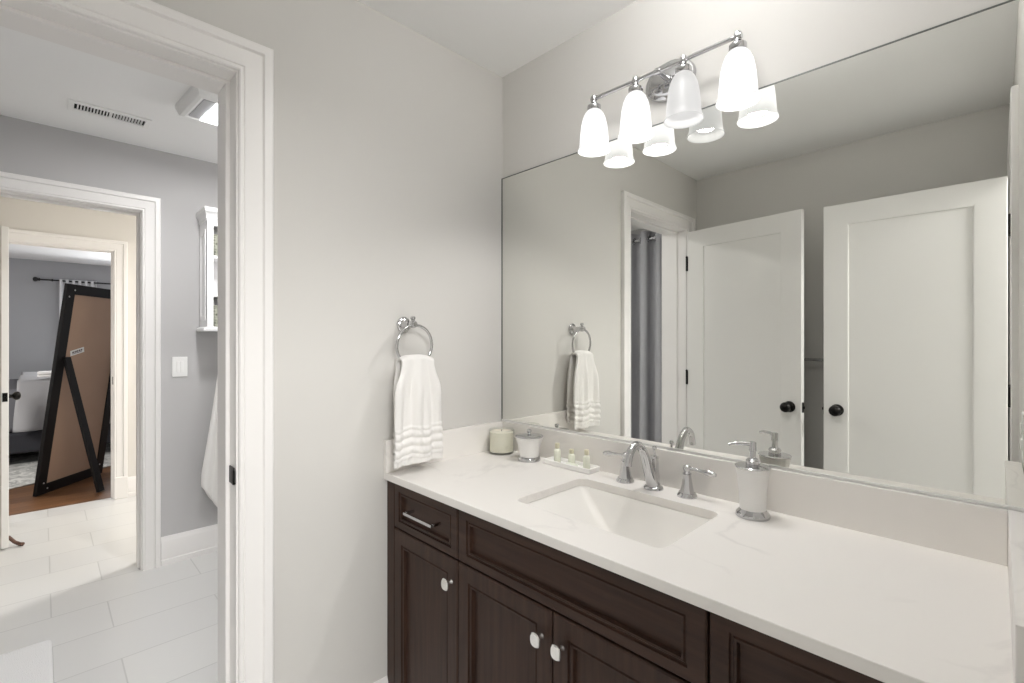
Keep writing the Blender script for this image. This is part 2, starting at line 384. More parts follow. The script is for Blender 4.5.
tr2 = struct('trim_2', casing_mesh(XW, -1, OPR, HEAD, [(a, b*.75) for a, b in PROF]), M_trim, 'white casing of the entry doorway in the right wall', 'trim', smooth=35)
jamb_mesh(XW, XW+.12, OPR, HEAD, (XW+.04, XW+.08)).build('jamb', M_trim, tr2, bevel=.0015)
casing_mesh(XW+.12, 1, OPR, HEAD).build('back_casing', M_trim, tr2, smooth=35)

tr3 = struct('trim_3', casing_mesh(X2, 1, OP2, HEAD), M_trim, 'white casing of the doorway from next bathroom to hall', 'trim', smooth=35)
jamb_mesh(X2-.14, X2, OP2, HEAD, (X2-.09, X2-.05)).build('jamb', M_trim, tr3, bevel=.0015)
casing_mesh(X2-.14, -1, OP2, HEAD).build('back_casing', M_trim, tr3, smooth=35)

tr4 = struct('trim_4', casing_mesh(X3, 1, OP3, HEAD), M_trim, 'white casing of the bedroom doorway beyond the hall', 'trim', smooth=35)
jamb_mesh(X3-.12, X3, OP3, HEAD, (X3-.08, X3-.045)).build('jamb', M_trim, tr4, bevel=.0015)
sp4 = MB().box(X3-.035, X3-.008, OP3[1]-.003, OP3[1]+.003, .955, 1.02)
tag(sp4.build('strike_plate', M_black, tr4, bevel=.001), 'black bronze latch plate')
pb = MB().box(X3, X3+.027, OP3[1]+.004, OP3[1]+.094, 0, .18)
pb.build('plinth_block', M_trim, tr4, bevel=.004)

def baseboard(name, pts_axis, x, s, ya, yb, label, h=.165):
    """board on a wall x=const"""
    b = MB(); pr = [(0,0), (.018,0), (.018,.03), (.014,.034), (.014,h-.03), (.011,h-.022), (.006,h-.006), (.004,h), (0,h)]
    n = len(pr); vs = [(x+s*a, y, z) for y in (ya, yb) for a, z in pr]
    fs = [(k, (k+1) % n, n+(k+1) % n, n+k) for k in range(n)]+[tuple(range(n)), tuple(range(n, 2*n))]
    return struct(name, b.add(vs, fs), M_trim, label, 'baseboard', smooth=30)
baseboard('baseboard_far', 0, X2, 1, OP2[1]+.094, .8, 'white baseboard below the light switch in next bathroom')
baseboard('baseboard_left', 0, 0, 1, OP1[1]+.094, -.54, 'white baseboard between doorway and vanity', .175)
baseboard('baseboard_hall', 0, X3, 1, OP3[1]+.096, 1.2, 'white baseboard of the hall beside bedroom doorway')

# ------------------------------------------------------------------ door leaves
def rect(x0, x1, z0, z1, y): return [(x0, y, z0), (x1, y, z0), (x1, y, z1), (x0, y, z1)]
def door_leaf(L, H, th, st=.112, top=.112, bot=.21, z0=.012):
    f = 0.0; bk = -th; b = MB()
    def ins(d, y): return rect(st-d, L-st+d, z0+bot-d, H-top+d, y)
    lps = [ins(-.003, f-.010), ins(0, f-.010), ins(.0005, f-.003), ins(.008, f), rect(.002, L-.002, z0+.002, H-.002, f), rect(0, L, z0, H, f-.002),
           rect(0, L, z0, H, bk+.002), rect(.002, L-.002, z0+.002, H-.002, bk), ins(.008, bk), ins(.0005, bk+.003), ins(0, bk+.010), ins(-.003, bk+.010)]
    return b.loops(lps)
def knob_mb(y0, s, c):
    """door knob on face y0, standing out along s*y"""
    M = Matrix.Rotation(-s*pi/2, 3, 'X')
    prof = [(.0, 0), (.031, 0), (.031, .004), (.026, .008), (.013, .010), (.011, .028), (.016, .032), (.026, .040), (.0285, .050), (.026, .060), (.018, .066), (.0, .068)]
    b = MB(); b.lathe(prof, (c[0], y0, c[1]), 28, M=M, cap0=False, cap1=False); return b
def hinge(par, x, y, z):
    b = MB(); b.lathe([(0, 0), (.0065, 0), (.0065, .09), (.009, .092), (.005, .098), (0, .1)], (x, y, z-.045), 12, cap0=False, cap1=False)
    b.box(x-.003, x+.004, y-.03, y, z-.045, z+.045)
    return b.build('hinge', M_black, par, smooth=40)
def make_door(name, label, loc, rz, L=.705, H=2.05, th=.035, kx=None, kz=.953, latch=True, sides=(1, -1)):
    d = thing(name, label, 'door', loc, rz, kind='structure')
    door_leaf(L, H, th).build('leaf', M_door, d, smooth=30)
    kx = L-.062 if kx is None else kx
    for s in sides: tag(knob_mb(0 if s > 0 else -th, s, (kx, kz)).build('door_knob', M_black, d, smooth=45), 'round black bronze knob')
    if latch: tag(MB().box(L-.001, L+.002, -th*.5-.012, -th*.5+.012, kz-.028, kz+.028).box(L, L+.009, -th*.5-.006, -th*.5+.006, kz-.007, kz+.007).build('latch_plate', M_black, d, bevel=.001), 'black latch plate')
    for z in (.22, 1.075, 1.835): hinge(d, -.006, .004, z)
    return d
make_door('door_1', 'open white one-panel door hung on the towel wall doorway, seen in the mirror', (.016, -1.706, 0), radians(8.3), L=.705)
# the entry door: hung on the right wall, open against the wall behind
make_door('door_2', 'open white one-panel door hung on the entry doorway beside the right wall, seen in the mirror', (1.503, -1.684, 0), pi, L=.695, sides=(1, -1), kz=.953)
# bedroom door, opened into the hall
d3 = make_door('door_3', 'open white bedroom door in the hall, at left edge of the photo', (X3+.022, -1.742, 0), radians(15.0), L=.775, H=2.045, kz=.965)
ds = MB(); ds.tube([(.74, .004, .07), (.752, .03, .03), (.77, .05, .013), (.79, .06, .013)], [.010, .010, .011, .012], 10)
tag(ds.build('kick_stop', mat('rubber_brown', rgb(92, 66, 54), .6), d3, smooth=50), 'brown kick-down door stop')

# ------------------------------------------------------------------ vanity
van = thing('vanity_cabinet', 'dark espresso wood bathroom vanity cabinet under the white worktop', 'vanity', (0, 0, 0))
fy = -.5275
c = MB()
c.box(.003, .02, fy, -.004, .09, .851); c.box(1.499, 1.516, fy, -.004, .09, .851)
c.box(.02, 1.499, fy, -.004, .09, .108); c.box(.02, 1.499, -.016, -.004, .108, .851)
c.box(.02, 1.499, fy, fy+.018, .835, .851); c.box(.02, 1.499, fy, fy+.018, .68, .716)
for x in (.393, 1.110): c.box(x-.02, x+.02, fy, fy+.018, .108, .835)
c.box(.003, 1.516, -.455, -.44, 0, .09)
c.build('carcass', M_wood, van, bevel=.001)
MB().box(.003, .0475, -.547, fy, .095, .8475).build('filler_strip', M_wood, van, bevel=.0012)
FY = -.5475
def front(x0, x1, z0, z1, st, rl):
    """framed front with bead and recessed panel; outer face at FY, back at fy"""
    def ins(d, y): return rect(x0+st-d, x1-st+d, z0+rl-d, z1-rl+d, y)
    def out(d, y): return rect(x0+d, x1-d, z0+d, z1-d, y)
    lps = [out(0, fy), out(0, FY+.003), out(.003, FY), ins(.018, FY), ins(.0165, FY+.005), ins(.0125, FY+.005), ins(.010, FY+.002), ins(.0055, FY+.0025), ins(.004, FY+.013), ins(0, FY+.013)]
    return MB().loops(lps)
def cab_knob(par, x, z):
    b = MB(); M = Matrix.Rotation(pi/2, 3, 'X')
    b.lathe([(.0, 0), (.007, 0), (.0065, .003), (.0045, .006), (.0045, .018), (.007, .020)], (x, FY, z), 16, M=M, cap0=False)
    hw, hh = .0145, .017
    lp = []
    for yy, k in ((FY-.019, .9), (FY-.0205, 1.0), (FY-.025, 1.0), (FY-.0275, .86)):
        l = []
        for q in range(32):
            a = 2*pi*q/32; ca, sa = cos(a), sin(a)
            l.append((x+hw*k*math.copysign(abs(ca)**.75, ca), yy, z+hh*k*math.copysign(abs(sa)**.75, sa)))
        lp.append(l)
    b.loops(lp)
    return tag(b.build('knob', M_knob, par, smooth=40), 'bright oval nickel knob')
M_knob = mat('bright_nickel_knob', (.88, .87, .85, 1), .22, 1.0)
def pull(par, x, z, wdt=.15):
    b = MB(); y = FY-.034
    b.box(x-wdt/2, x+wdt/2, y-.004, y+.004, z-.004, z+.004)
    for s in (-1, 1): b.box(x+s*(wdt/2-.004)-.004, x+s*(wdt/2-.004)+.004, y+.004, FY, z-.004, z+.004)
    return tag(b.build('drawer_pull', M_chrome, par, bevel=.0012), 'slim chrome bar pull')
ZD0, ZD1, ZB1 = .7005, .8475, .695
g = front(.0487, .3905, ZD0, ZD1, .046, .042).build('drawer', M_woodh, van, smooth=25); tag(g, 'narrow drawer at the left end'); pull(g, .240, .783, .15)
g = front(.0487, .3905, .10, ZB1, .062, .062).build('door', M_wood, van, smooth=25); cab_knob(g, .365, .629)
front(.3949, 1.1078, ZD0, ZD1, .054, .042).build('false_front', M_woodh, van, smooth=25)
g = front(.3949, .7440, .10, ZB1, .062, .062).build('door', M_wood, van, smooth=25); cab_knob(g, .715, .627)
g = front(.7480, 1.1078, .10, ZB1, .062, .062).build('door', M_wood, van, smooth=25); cab_knob(g, .778, .627)
for z0, z1 in ((ZD0, ZD1), (.402, ZB1), (.10, .397)):
    g = front(1.1122, 1.5135, z0, z1, .052, .042).build('drawer', M_woodh, van, smooth=25); pull(g, 1.313, (z0+z1)/2, .155)

# ------------------------------------------------------------------ worktop with sink cut-out
ZC = .876; ZU = .852
SX0, SX1, SY0, SY1 = .515, .966, -.440, -.130
def rrect(x0, x1, y0, y1, r, z, n=8):
    pts = []
    for cx, cy, a0 in ((x1-r, y1-r, 0), (x0+r, y1-r, 90), (x0+r, y0+r, 180), (x1-r, y0+r, 270)):
        for k in range(n+1):
            a = radians(a0+90*k/n); pts.append((cx+r*cos(a), cy+r*sin(a), z))
    return pts
ct = thing('countertop', 'white quartz worktop with faint grey veins on the dark vanity', 'countertop', (0, 0, 0))
bm = bmesh.new()
outer = [(0.0015, -.56), (1.5185, -.56), (1.5185, -.001), (0.0015, -.001)]
inner = [(a, b) for a, b, _ in rrect(SX0, SX1, SY0, SY1, .026, 0)]
for z in (ZC, ZU):
    vo = [bm.verts.new((x, y, z)) for x, y in outer]; vi = [bm.verts.new((x, y, z)) for x, y in inner]
    eo = [bm.edges.new((vo[i], vo[(i+1) % 4])) for i in range(4)]; ei = [bm.edges.new((vi[i], vi[(i+1) % len(vi)])) for i in range(len(vi))]
    bmesh.ops.triangle_fill(bm, edges=eo+ei, use_beauty=True)
    if z == ZC: to, ti = vo, vi
for A, B in ((to, vo), (ti, vi)):
    for i in range(len(A)): bm.faces.new((A[i], A[(i+1) % len(A)], B[(i+1) % len(A)], B[i]))
bmesh.ops.recalc_face_normals(bm, faces=bm.faces)
me = bpy.data.meshes.new('slab'); bm.to_mesh(me); bm.free(); me.materials.append(M_quartz)
so = bpy.data.objects.new('slab', me); COL.objects.link(so); so.parent = ct
bv = so.modifiers.new('bevel', 'BEVEL'); bv.width = .0018; bv.segments = 2; bv.limit_method = 'ANGLE'; bv.angle_limit = radians(50)
ZS = .9865
MB().box(.0205, 1.4855, -.020, -.001, ZC, ZS).build('backsplash', M_quartz, ct, bevel=.0012)
MB().box(.0015, .020, -.560, -.001, ZC, ZS).build('side_splash', M_quartz, ct, bevel=.0012)
MB().box(1.486, 1.5185, -.560, -.001, ZC, ZS).build('side_splash', M_quartz, ct, bevel=.0012)

# sink
snk = thing('sink', 'rectangular white undermount basin set in the worktop', 'sink', ((SX0+SX1)/2, (SY0+SY1)/2, .74))
ox, oy, oz = snk.location
def rl(x0, x1, y0, y1, r, z): return [(a-ox, b-oy, cz-oz) for a, b, cz in rrect(x0, x1, y0, y1, r, z, 8)]
lp = [rl(SX0-.018, SX1+.018, SY0-.018, SY1+.018, .058, ZU-.0005), rl(SX0+.001, SX1-.001, SY0+.001, SY1-.001, .026, ZU-.0005), rl(SX0+.004, SX1-.004, SY0+.003, SY1-.003, .024, ZU-.006),
      rl(SX0+.022, SX1-.016, SY0+.010, SY1-.010, .022, ZU-.020), rl(SX0+.112, SX1-.105, SY0+.035, SY1-.030, .026, ZU-.108), rl(SX0+.135, SX1-.128, SY0+.052, SY1-.05, .04, ZU-.122), rl(SX0+.18, SX1-.17, SY0+.10, SY1-.10, .045, ZU-.127)]
lo = [rl(SX0+.10, SX1-.09, SY0+.03, SY1-.03, .04, ZU-.145), rl(SX0-.006, SX1+.006, SY0-.006, SY1+.006, .05, ZU-.02), rl(SX0-.018, SX1+.018, SY0-.018, SY1+.018, .058, ZU-.010)]
mb = MB(); mb.loops([lo[0]]+lo[1:]+lp, cap0=True, cap1=True)
mb.build('basin', M_porc, snk, smooth=50)
MB().lathe([(0, .012), (.019, .012), (.021, .014), (.0215, .016), (.016, .0165), (.014, .0145), (0, .014)], (0, 0, ZU-.1275-oz-.0125), 28, cap0=False, cap1=False).build('drain', M_chrome, snk, smooth=40)

# ------------------------------------------------------------------ faucet (three pieces)
fc = thing('faucet', 'chrome gooseneck spout in the middle behind the sink', 'faucet', (.738, -.066, ZC))
b = MB(); b.lathe([(0, 0), (.029, 0), (.029, .004), (.026, .008), (.021, .010), (.020, .014), (0, .014)], (0, 0, 0), 32, cap0=False, cap1=False)
b.build('base', M_chrome, fc, smooth=40)
b = MB(); b.lathe([(.0195, .012), (.017, .03), (.0145, .06), (.0135, .088), (.0145, .092), (.0125, .098), (.006, .101), (0, .101)], (0, .004, 0), 8, cap0=True, cap1=False)
b.build('column', M_chrome, fc, smooth=20)
path = []; rad = []
P = [Vector((0, -.006, .012)), Vector((0, -.030, .062)), Vector((0, -.058, .118)), Vector((0, -.082, .142)), Vector((0, -.108, .146)), Vector((0, -.130, .132)), Vector((0, -.141, .108)), Vector((0, -.144, .094))]
R = [.0185, .0155, .0125, .0118, .0115, .0112, .0110, .0112]
def catmull(P, R, n=8):
    po, ro = [], []
    for i in range(len(P)-1):
        p0, p1, p2, p3 = P[max(i-1, 0)], P[i], P[i+1], P[min(i+2, len(P)-1)]
        for k in range(n):
            t = k/n
            po.append(.5*((2*p1)+(p2-p0)*t+(2*p0-5*p1+4*p2-p3)*t*t+(3*p1-p0-3*p2+p3)*t**3)); ro.append(R[i]*(1-t)+R[i+1]*t)
    po.append(P[-1]); ro.append(R[-1]); return po, ro
po, ro = catmull(P, R); b = MB(); b.tube(po, ro, 20)
b.build('spout', M_chrome, fc, smooth=50)
MB().lathe([(0, .101), (.0035, .101), (.0035, .116), (.0065, .119), (.007, .124), (.005, .128), (0, .129)], (0, .006, 0), 14, cap0=False, cap1=False).build('lift_rod', M_chrome, fc, smooth=40)

def handle(x, s, label):
    h = thing('lever_tap', label, 'tap', (x, -.064, ZC), group='lever taps beside the chrome spout')
    b = MB(); b.lathe([(0, 0), (.028, 0), (.028, .005), (.024, .010), (.0235, .012)], (0,0,0), 28, cap0=False); b.build('base', M_chrome, h, smooth=40)
    b = MB(); b.lathe([(.022, .011), (.0185, .022), (.0125, .056), (.0115, .064), (.0135, .066)], (0,0,0), 8); b.build('body', M_chrome, h, smooth=20)
    b = MB(); b.lathe([(0, .066), (.0105, .066), (.008, .072), (.0105, .077), (.0115, .082), (.0095, .088), (.004, .092), (0, .0925)], (0,0,0), 20, cap0=False, cap1=False)
    b.tube([(s*.004, 0, .082), (s*.03, .001, .0815), (s*.048, .001, .080), (s*.06, .001, .079), (s*.076, .001, .077), (s*.083, .001, .0765)], [.0048, .0042, .0050, .0085, .0078, .0045], 14)
    b.build('lever', M_chrome, h, smooth=45)
handle(.638, -1, 'chrome lever handle left of the spout, lever pointing to the towel wall')
handle(.843, 1, 'chrome lever handle right of the spout, beside the soap dispenser')

# ------------------------------------------------------------------ things on the worktop
sd = thing('soap_dispenser', 'white soap dispenser with chrome pump and foot on the worktop', 'soap dispenser', (1.031, -.092, ZC))
MB().lathe([(0, 0), (.040, 0), (.041, .003), (.039, .010), (.033, .016), (.031, .019), (0, .019)], n=40, cap0=False, cap1=False).build('foot', M_chrome, sd, smooth=35)
MB().lathe([(.0305, .018), (.031, .03), (.0325, .06), (.036, .098), (.0405, .122), (.0415, .125), (0, .125)], n=40, cap1=False).build('body', M_ceram, sd, smooth=35)
MB().lathe([(0, .1252), (.0415, .1252), (.042, .1275), (.040, .1295), (.0, .1305)], n=40, cap0=False, cap1=False).build('lid', M_chrome, sd, smooth=35)
b = MB(); b.lathe([(.0165, .129), (.0165, .142), (.012, .147), (.0075, .149), (.0072, .166), (.009, .167), (.009, .188), (.0075, .190), (0, .1905)], n=24, cap1=False)
dx, dy = -.83, -.56
b.tube([(0, 0, .184), (dx*.022, dy*.022, .185), (dx*.045, dy*.045, .1845), (dx*.058, dy*.058, .181)], [.0055, .0048, .004, .0036], 12)
b.build('pump', M_chrome, sd, smooth=40)

jr = thing('lidded_jar', 'small flared white jar with chrome lid between candle and tray', 'jar', (.237, -.086, ZC))
MB().lathe([(0, 0), (.042, 0), (.043, .003), (.041, .012), (.0385, .016), (0, .016)], n=40, cap0=False, cap1=False).build('foot', M_chrome, jr, smooth=35)
MB().lathe([(.036, .015), (.038, .03), (.043, .06), (.0515, .084), (.0535, .088), (0, .088)], n=40, cap1=False).build('body', M_ceram, jr, smooth=35)
ld = MB().lathe([(0, .0882), (.0525, .0882), (.053, .0905), (.049, .094), (.02, .098), (0, .0985)], n=40, cap0=False, cap1=False).build('lid', M_chrome, jr, smooth=35)
MB().lathe([(.006, .097), (.005, .102), (.0085, .106), (.0095, .111), (.007, .116), (0, .1175)], n=18, cap1=False).build('lid_knob', M_chrome, ld, smooth=40)

cn = thing('candle', 'pale ivory candle in a round glass tumbler in the worktop corner', 'candle', (.082, -.082, ZC))
MB().lathe([(0, 0), (.044, 0), (.049, .004), (.0505, .012), (.0505, .09), (.0495, .096), (.0482, .0965), (.0478, .09), (.0475, .009), (.0, .007)], n=44, cap0=False, cap1=False).build('glass', M_glass, cn, smooth=40)
MB().lathe([(0, .0075), (.0465, .0095), (.0470, .012), (.0470, .086), (.045, .0875), (0, .087)], n=44, cap0=False, cap1=False).build('wax', M_wax, cn, smooth=40)
MB().tube([(0, 0, .086), (.0005, 0, .091), (.002, 0, .094)], .0011, 8).build('wick', M_dark, cn)

ty = thing('toiletry_tray', 'low white tray holding small bottles behind the sink', 'tray', (.412, -.057, ZC))
hx, hy = .104, .032
def rr(x, y, r, z): return [(a, b, c) for a, b, c in rrect(-x, x, -y, y, r, z, 5)]
mb = MB().loops([rr(hx-.003, hy-.003, .006, 0), rr(hx, hy, .006, .003), rr(hx, hy, .006, .0165), rr(hx-.0015, hy-.0015, .005, .018), rr(hx-.005, hy-.005, .004, .018), rr(hx-.006, hy-.006, .004, .0165), rr(hx-.007, hy-.007, .004, .006)])
mb.build('tray', M_ceram, ty, smooth=40)
ZT = ZC+.0062
def bottle(x, y, label, hgt=.052, r=.0125, capm=None):
    t = thing('toiletry_bottle', label, 'bottle', (x, y, ZT), group='small bottles on the white tray')
    MB().lathe([(0, 0), (r-.001, 0), (r, .0015), (r, hgt*.6), (r*.85, hgt*.68), (r*.5, hgt*.72), (r*.5, hgt*.76), (0, hgt*.76)], n=24, cap0=False, cap1=False).build('body', M_lotion, t, smooth=40)
    MB().lathe([(0, hgt*.745), (r*.66, hgt*.745), (r*.68, hgt*.76), (r*.66, hgt*.985), (r*.55, hgt), (0, hgt)], n=20, cap0=False, cap1=False).build('cap', M_cap, t, smooth=40)
bottle(.353, -.060, 'tall pale green bottle at the candle end of the tray', .072, .0125)
bottle(.405, -.043, 'short pale bottle standing in the middle of the tray', .055, .0125)
bottle(.476, -.050, 'pale green bottle at the faucet end of the tray', .066, .012)
sb = thing('soap_bar', 'pale wrapped soap bar lying flat on the tray', 'soap', (.425, -.070, ZT))
def ro(x, y, r, z): return [(a, b, c) for a, b, c in rrect(-x, x, -y, y, r, z, 5)]
MB().loops([ro(.020, .009, .006, 0), ro(.0235, .0125, .008, .003), ro(.0235, .0125, .008, .009), ro(.020, .009, .006, .0125)]).build('bar', M_soap, sb, smooth=50)

# ------------------------------------------------------------------ wall mirror
ZM0, ZM1 = .9890, 2.006
wm = thing('wall_mirror', 'large frameless wall mirror above the vanity worktop', 'mirror', (0, -.001, ZM0))
b = MB(); b.box(.004, 1.517, -.0045, 0, 0, ZM1-ZM0)
o = b.build('glass', [M_mirror, M_mirredge], wm)
for pl in o.data.polygons: pl.material_index = 0 if pl.normal.y < -.9 else 1
MB().box(.004, 1.517, -.0075, -.0048, .0, .0055).box(.004, 1.517, -.0075, -.0005, -.0022, -.0003).build('bottom_channel', M_steel, wm, bevel=.0008)
MB().box(.0008, .0058, -.0062, -.0003, 0, ZM1-ZM0+.003).box(.0058, 1.517, -.0062, -.0003, ZM1-ZM0+.0002, ZM1-ZM0+.003).build('edge_reflection', M_mirredge, wm)  # dark strips stand in for the reflected gap line along the glass edge

# ------------------------------------------------------------------ vanity light
XS = (.529, .685, .840, .990); YL = -.080; ZR = 1.957
vl = thing('vanity_light', 'chrome four-light bar with white glass bell shades above the mirror', 'wall light', (.760, 0, 2.13))
ex, ez = vl.location.x, vl.location.z
b = MB(); M = Matrix.Rotation(pi/2, 3, 'X')
b.lathe([(1.0, 0), (1.0, .006), (.95, .012), (.80, .014), (.76, .018), (.70, .021), (0, .024)], (0, -.001, 0), 56, sx=.082, sy=.060, M=M @ Matrix.Diagonal((1, 1, 1)), cap1=False)
b.build('backplate', M_chrome, vl, smooth=35)
b = MB(); b.tube([(0, -.022, 0), (0, -.07, -.0)], .0075, 16); b.tube([(0, -.024, 0), (0, -.030, 0)], .014, 20)
b.lathe([(0, 0), (.006, .001), (.0085, .006), (.007, .011), (0, .013)], (.032, -.034, -.012), 16, M=M, cap0=False, cap1=False)
b.tube([(.032, -.02, -.012), (.032, -.036, -.012)], .003, 10)
b.build('arm', M_chrome, vl, smooth=40)
b = MB(); b.tube([(XS[0]-ex-.006, YL, 0), (XS[3]-ex+.006, YL, 0)], .0062, 18)
for x in (XS[0]-ex-.006, XS[3]-ex+.006):
    b.tube([(x-.004, YL, 0), (x+.004, YL, 0)], .0085, 18)
b.tube([(-.008, YL, 0), (.008, YL, 0)], .0095, 18)
b.build('bar', M_chrome, vl, smooth=40)
sh_prof = [(.0545, 0), (.0530, .004), (.0500, .011), (.0482, .022), (.0470, .04), (.0452, .062), (.0425, .084), (.0375, .106), (.0305, .122), (.0235, .131), (.019, .134)]
inn = [(r-.0028, z) for r, z in sh_prof]
for i, x in enumerate(XS):
    lx = x-ex; zr = ZR-ez
    sb_ = MB(); sb_.lathe(list(reversed(inn))+[(.0535, -.001)]+sh_prof, (0, 0, 0), 44, cap0=False, cap1=False)
    s = sb_.build('shade', M_shade_dim if i == 2 else M_shade, vl, smooth=60, loc=(lx, YL, zr))
    if i == 2: tag(s, 'dimmer frosted bell shade, its bulb weak')
    b = MB(); b.lathe([(0, .134), (.0185, .134), (.0215, .1345), (.0225, .138), (.0222, .149), (.0195, .152), (.0165, .153), (.0125, .158), (.008, .160), (.008, .168)], (lx, YL, zr), 28, cap0=False)
    b.lathe([(0, .1655), (.0095, .1655), (.0105, .169), (.0095, .1815), (.006, .185), (0, .186)], (lx, YL, zr), 18, cap0=False, cap1=False)
    b.build('socket_cup', M_chrome, vl, smooth=35)
    bl = MB(); bl.lathe([(0, .055), (.011, .058), (.0185, .067), (.0205, .078), (.017, .095), (.0115, .110), (.0115, .133)], (lx, YL, zr), 22, cap0=False)
    bl.build('bulb', M_bulb, vl, smooth=60)
    k = .12 if i == 2 else 1.0
    lamp('bulb_light', 'AREA', (lx, YL, zr+.022), BULB_P*k, (1.0, .98, .955), parent=vl, shape='DISK', size=.05)

# round fill light added to the bathroom ceiling, out of view above the frame
fl2 = thing('added_fill_light', 'round opal fill light added to the ceiling of the vanity room', 'ceiling light', (.95, -.47, CE))
MB().lathe([(0, -.0005), (.135, -.0005), (.135, -.022), (.125, -.026), (0, -.026)], n=40, cap0=False, cap1=False).build('base', M_nickel, fl2, smooth=35)
M_opal = mat('opal_bowl', (.9, .9, .88, 1), .4); _p = M_opal.node_tree.nodes['Principled BSDF']
_p.inputs['Emission Color'].default_value = (1, .99, .978, 1); _p.inputs['Emission Strength'].default_value = FILL_L
M_opal2 = mat('opal_diffuser', (.9, .9, .88, 1), .4); _p = M_opal2.node_tree.nodes['Principled BSDF']
_p.inputs['Emission Color'].default_value = (1, .99, .978, 1); _p.inputs['Emission Strength'].default_value = DIFF_L
MB().lathe([(.085, -.030), (.100, -.036), (.114, -.052), (.120, -.072), (.116, -.088)], n=40, cap0=False, cap1=False).build('bowl', M_opal, fl2, smooth=60)
MB().lathe([(.1155, -.0885), (.108, -.098), (.085, -.111), (.045, -.120), (0, -.122)], n=40, cap0=False, cap1=False).build('diffuser', M_opal2, fl2, smooth=60)

# ------------------------------------------------------------------ towel ring and hand towel
tr = thing('towel_ring', 'round chrome towel ring on the greige wall', 'towel ring', (0, -.482, 1.385))
b = MB(); My = Matrix.Rotation(pi/2, 3, 'Y')
b.lathe([(.0, 0.0005), (.027, .0005), (.027, .006), (.022, .010), (.016, .012), (.0115, .02), (.0105, .045), (.0125, .052), (.0135, .062), (.0125, .072), (.008, .077), (0, .078)], (0, 0, -.004), 28, M=My, cap0=False, cap1=False)
b.lathe([(.006, .006), (.006, .016), (.009, .019), (.009, .025), (.006, .028), (0, .029)], (.062, 0, -.004), 16, cap1=False)
b.build('mount', M_chrome, tr, smooth=40)
RR = .070; rc = (.064, .006, -.004-RR-.003)
rp = [(rc[0]+.004*cos(2*pi*k/56), rc[1]+RR*sin(2*pi*k/56), rc[2]+RR*cos(2*pi*k/56)) for k in range(56)]
MB().tube(rp, .0052, 14, closed=True).build('ring', M_chrome, tr, smooth=50)

# towel: one cloth folded over the bottom of the ring
tz_top = 1.385-.004-.003-2*RR+.0235      # the bunched cloth fills the ring's lower arc
tow = thing('hand_towel', 'white terry hand towel hanging from the chrome ring beside the mirror', 'towel', (.064, -.476, tz_top))
def towel_fn(u, v):
    # u along the length (back hem -> over the ring -> front hem), v across
    Lb, Lf = .330, .352; arc = .05
    tot = Lb+arc+Lf; s = u*tot; y = (v-.5)
    if s < Lb: side = -1; d = Lb-s; zz = -d; k = 0
    elif s < Lb+arc: th = (s-Lb)/arc; side = 0; d = 0; k = th
    else: side = 1; d = s-Lb-arc; zz = -d
    q = min(1, d/.12); q = q*q*(3-2*q)
    wd = .124+(.050*q+.020*min(1, d/.36) if side == 1 else .022*q)
    sag = .010*(1-q)*(abs(2*y)**3)
    fold = .006*sin(y*13+.9)+.0035*sin(y*29+2)*q + .003*sin(y*17+d*14)
    if side == 0:
        a = pi*k; xx = -.019*cos(a); zz = .013*sin(a)-.002
    else:
        xx = side*(.019+.004*q)
    xx += fold*(1 if side >= 0 else .5)*(.3+.7*q)
    if side == -1: xx = max(xx, -.036)
    dz = 0
    if side != 0:                       # woven bands near the hem
        for c0, wb, am in ((.232, .006, .003), (.252, .010, .0055), (.280, .011, .006), (.308, .010, .0055), (.328, .006, .003)):
            e = abs(d-c0-.004*sin(y*11))
            if e < wb: xx += side*am*cos(e/wb*pi/2)
        hem = max(0, d-.30)/.05
        dz = .003*sin(y*210)*hem - .012*y*hem*0
    yy = y*wd + (-.002 if side == 1 else .004)*min(1, d/.2)
    return (xx, yy, zz-sag+dz)
b = MB().grid(300, 90, towel_fn)
tb = b.build('cloth', M_towel, tow, smooth=80)
so_ = tb.modifiers.new('thick', 'SOLIDIFY'); so_.thickness = .010; so_.offset = 0

# ------------------------------------------------------------------ towel rail on the wall opposite the mirror
ra = thing('towel_rail', 'chrome towel rail on the wall between both open doors', 'towel rail', (.80, YB, 1.212))
b = MB(); Mx = Matrix.Rotation(-pi/2, 3, 'X'); b.tube([(-.30, .058, 0), (.30, .058, 0)], .008, 16); b.build('bar', M_chrome, ra, smooth=40)
for s in (-1, 1):
    b = MB(); b.lathe([(0, .0005), (.026, .0005), (.026, .006), (.012, .012), (.010, .05), (.014, .054), (.014, .066), (0, .069)], (s*.30, 0, 0), 24, M=Mx, cap0=False, cap1=False); b.build('post', M_chrome, ra, smooth=40)

# outlet plate on the right wall
ol = thing('outlet_plate', 'white outlet plate on the right wall above the worktop end', 'outlet', (XW, -.34, 1.09))
MB().box(-.006, -.0003, -.035, .035, -.058, .058).build('plate', M_plate, ol, bevel=.002)
for z in (-.02, .02): MB().box(-.0085, -.006, -.016, .016, z-.014, z+.014).build('socket', M_plate, ol, bevel=.002)

# ------------------------------------------------------------------ second bathroom
sw = thing('light_switch', 'white light switch plate on the grey wall beside the hall doorway', 'light switch', (X2, -.800, 1.166))
MB().box(.0003, .006, -.0385, .0385, -.0595, .0595).build('plate', M_plate, sw, bevel=.002)
for y in (-.0165,):
    MB().box(.006, .0095, -.0165, -.0015+.0, -.033, .033).build('rocker', M_plate, sw, bevel=.0012)
    MB().box(.006, .0095, .0015, .0165, -.033, .033).build('rocker', M_plate, sw, bevel=.0012)

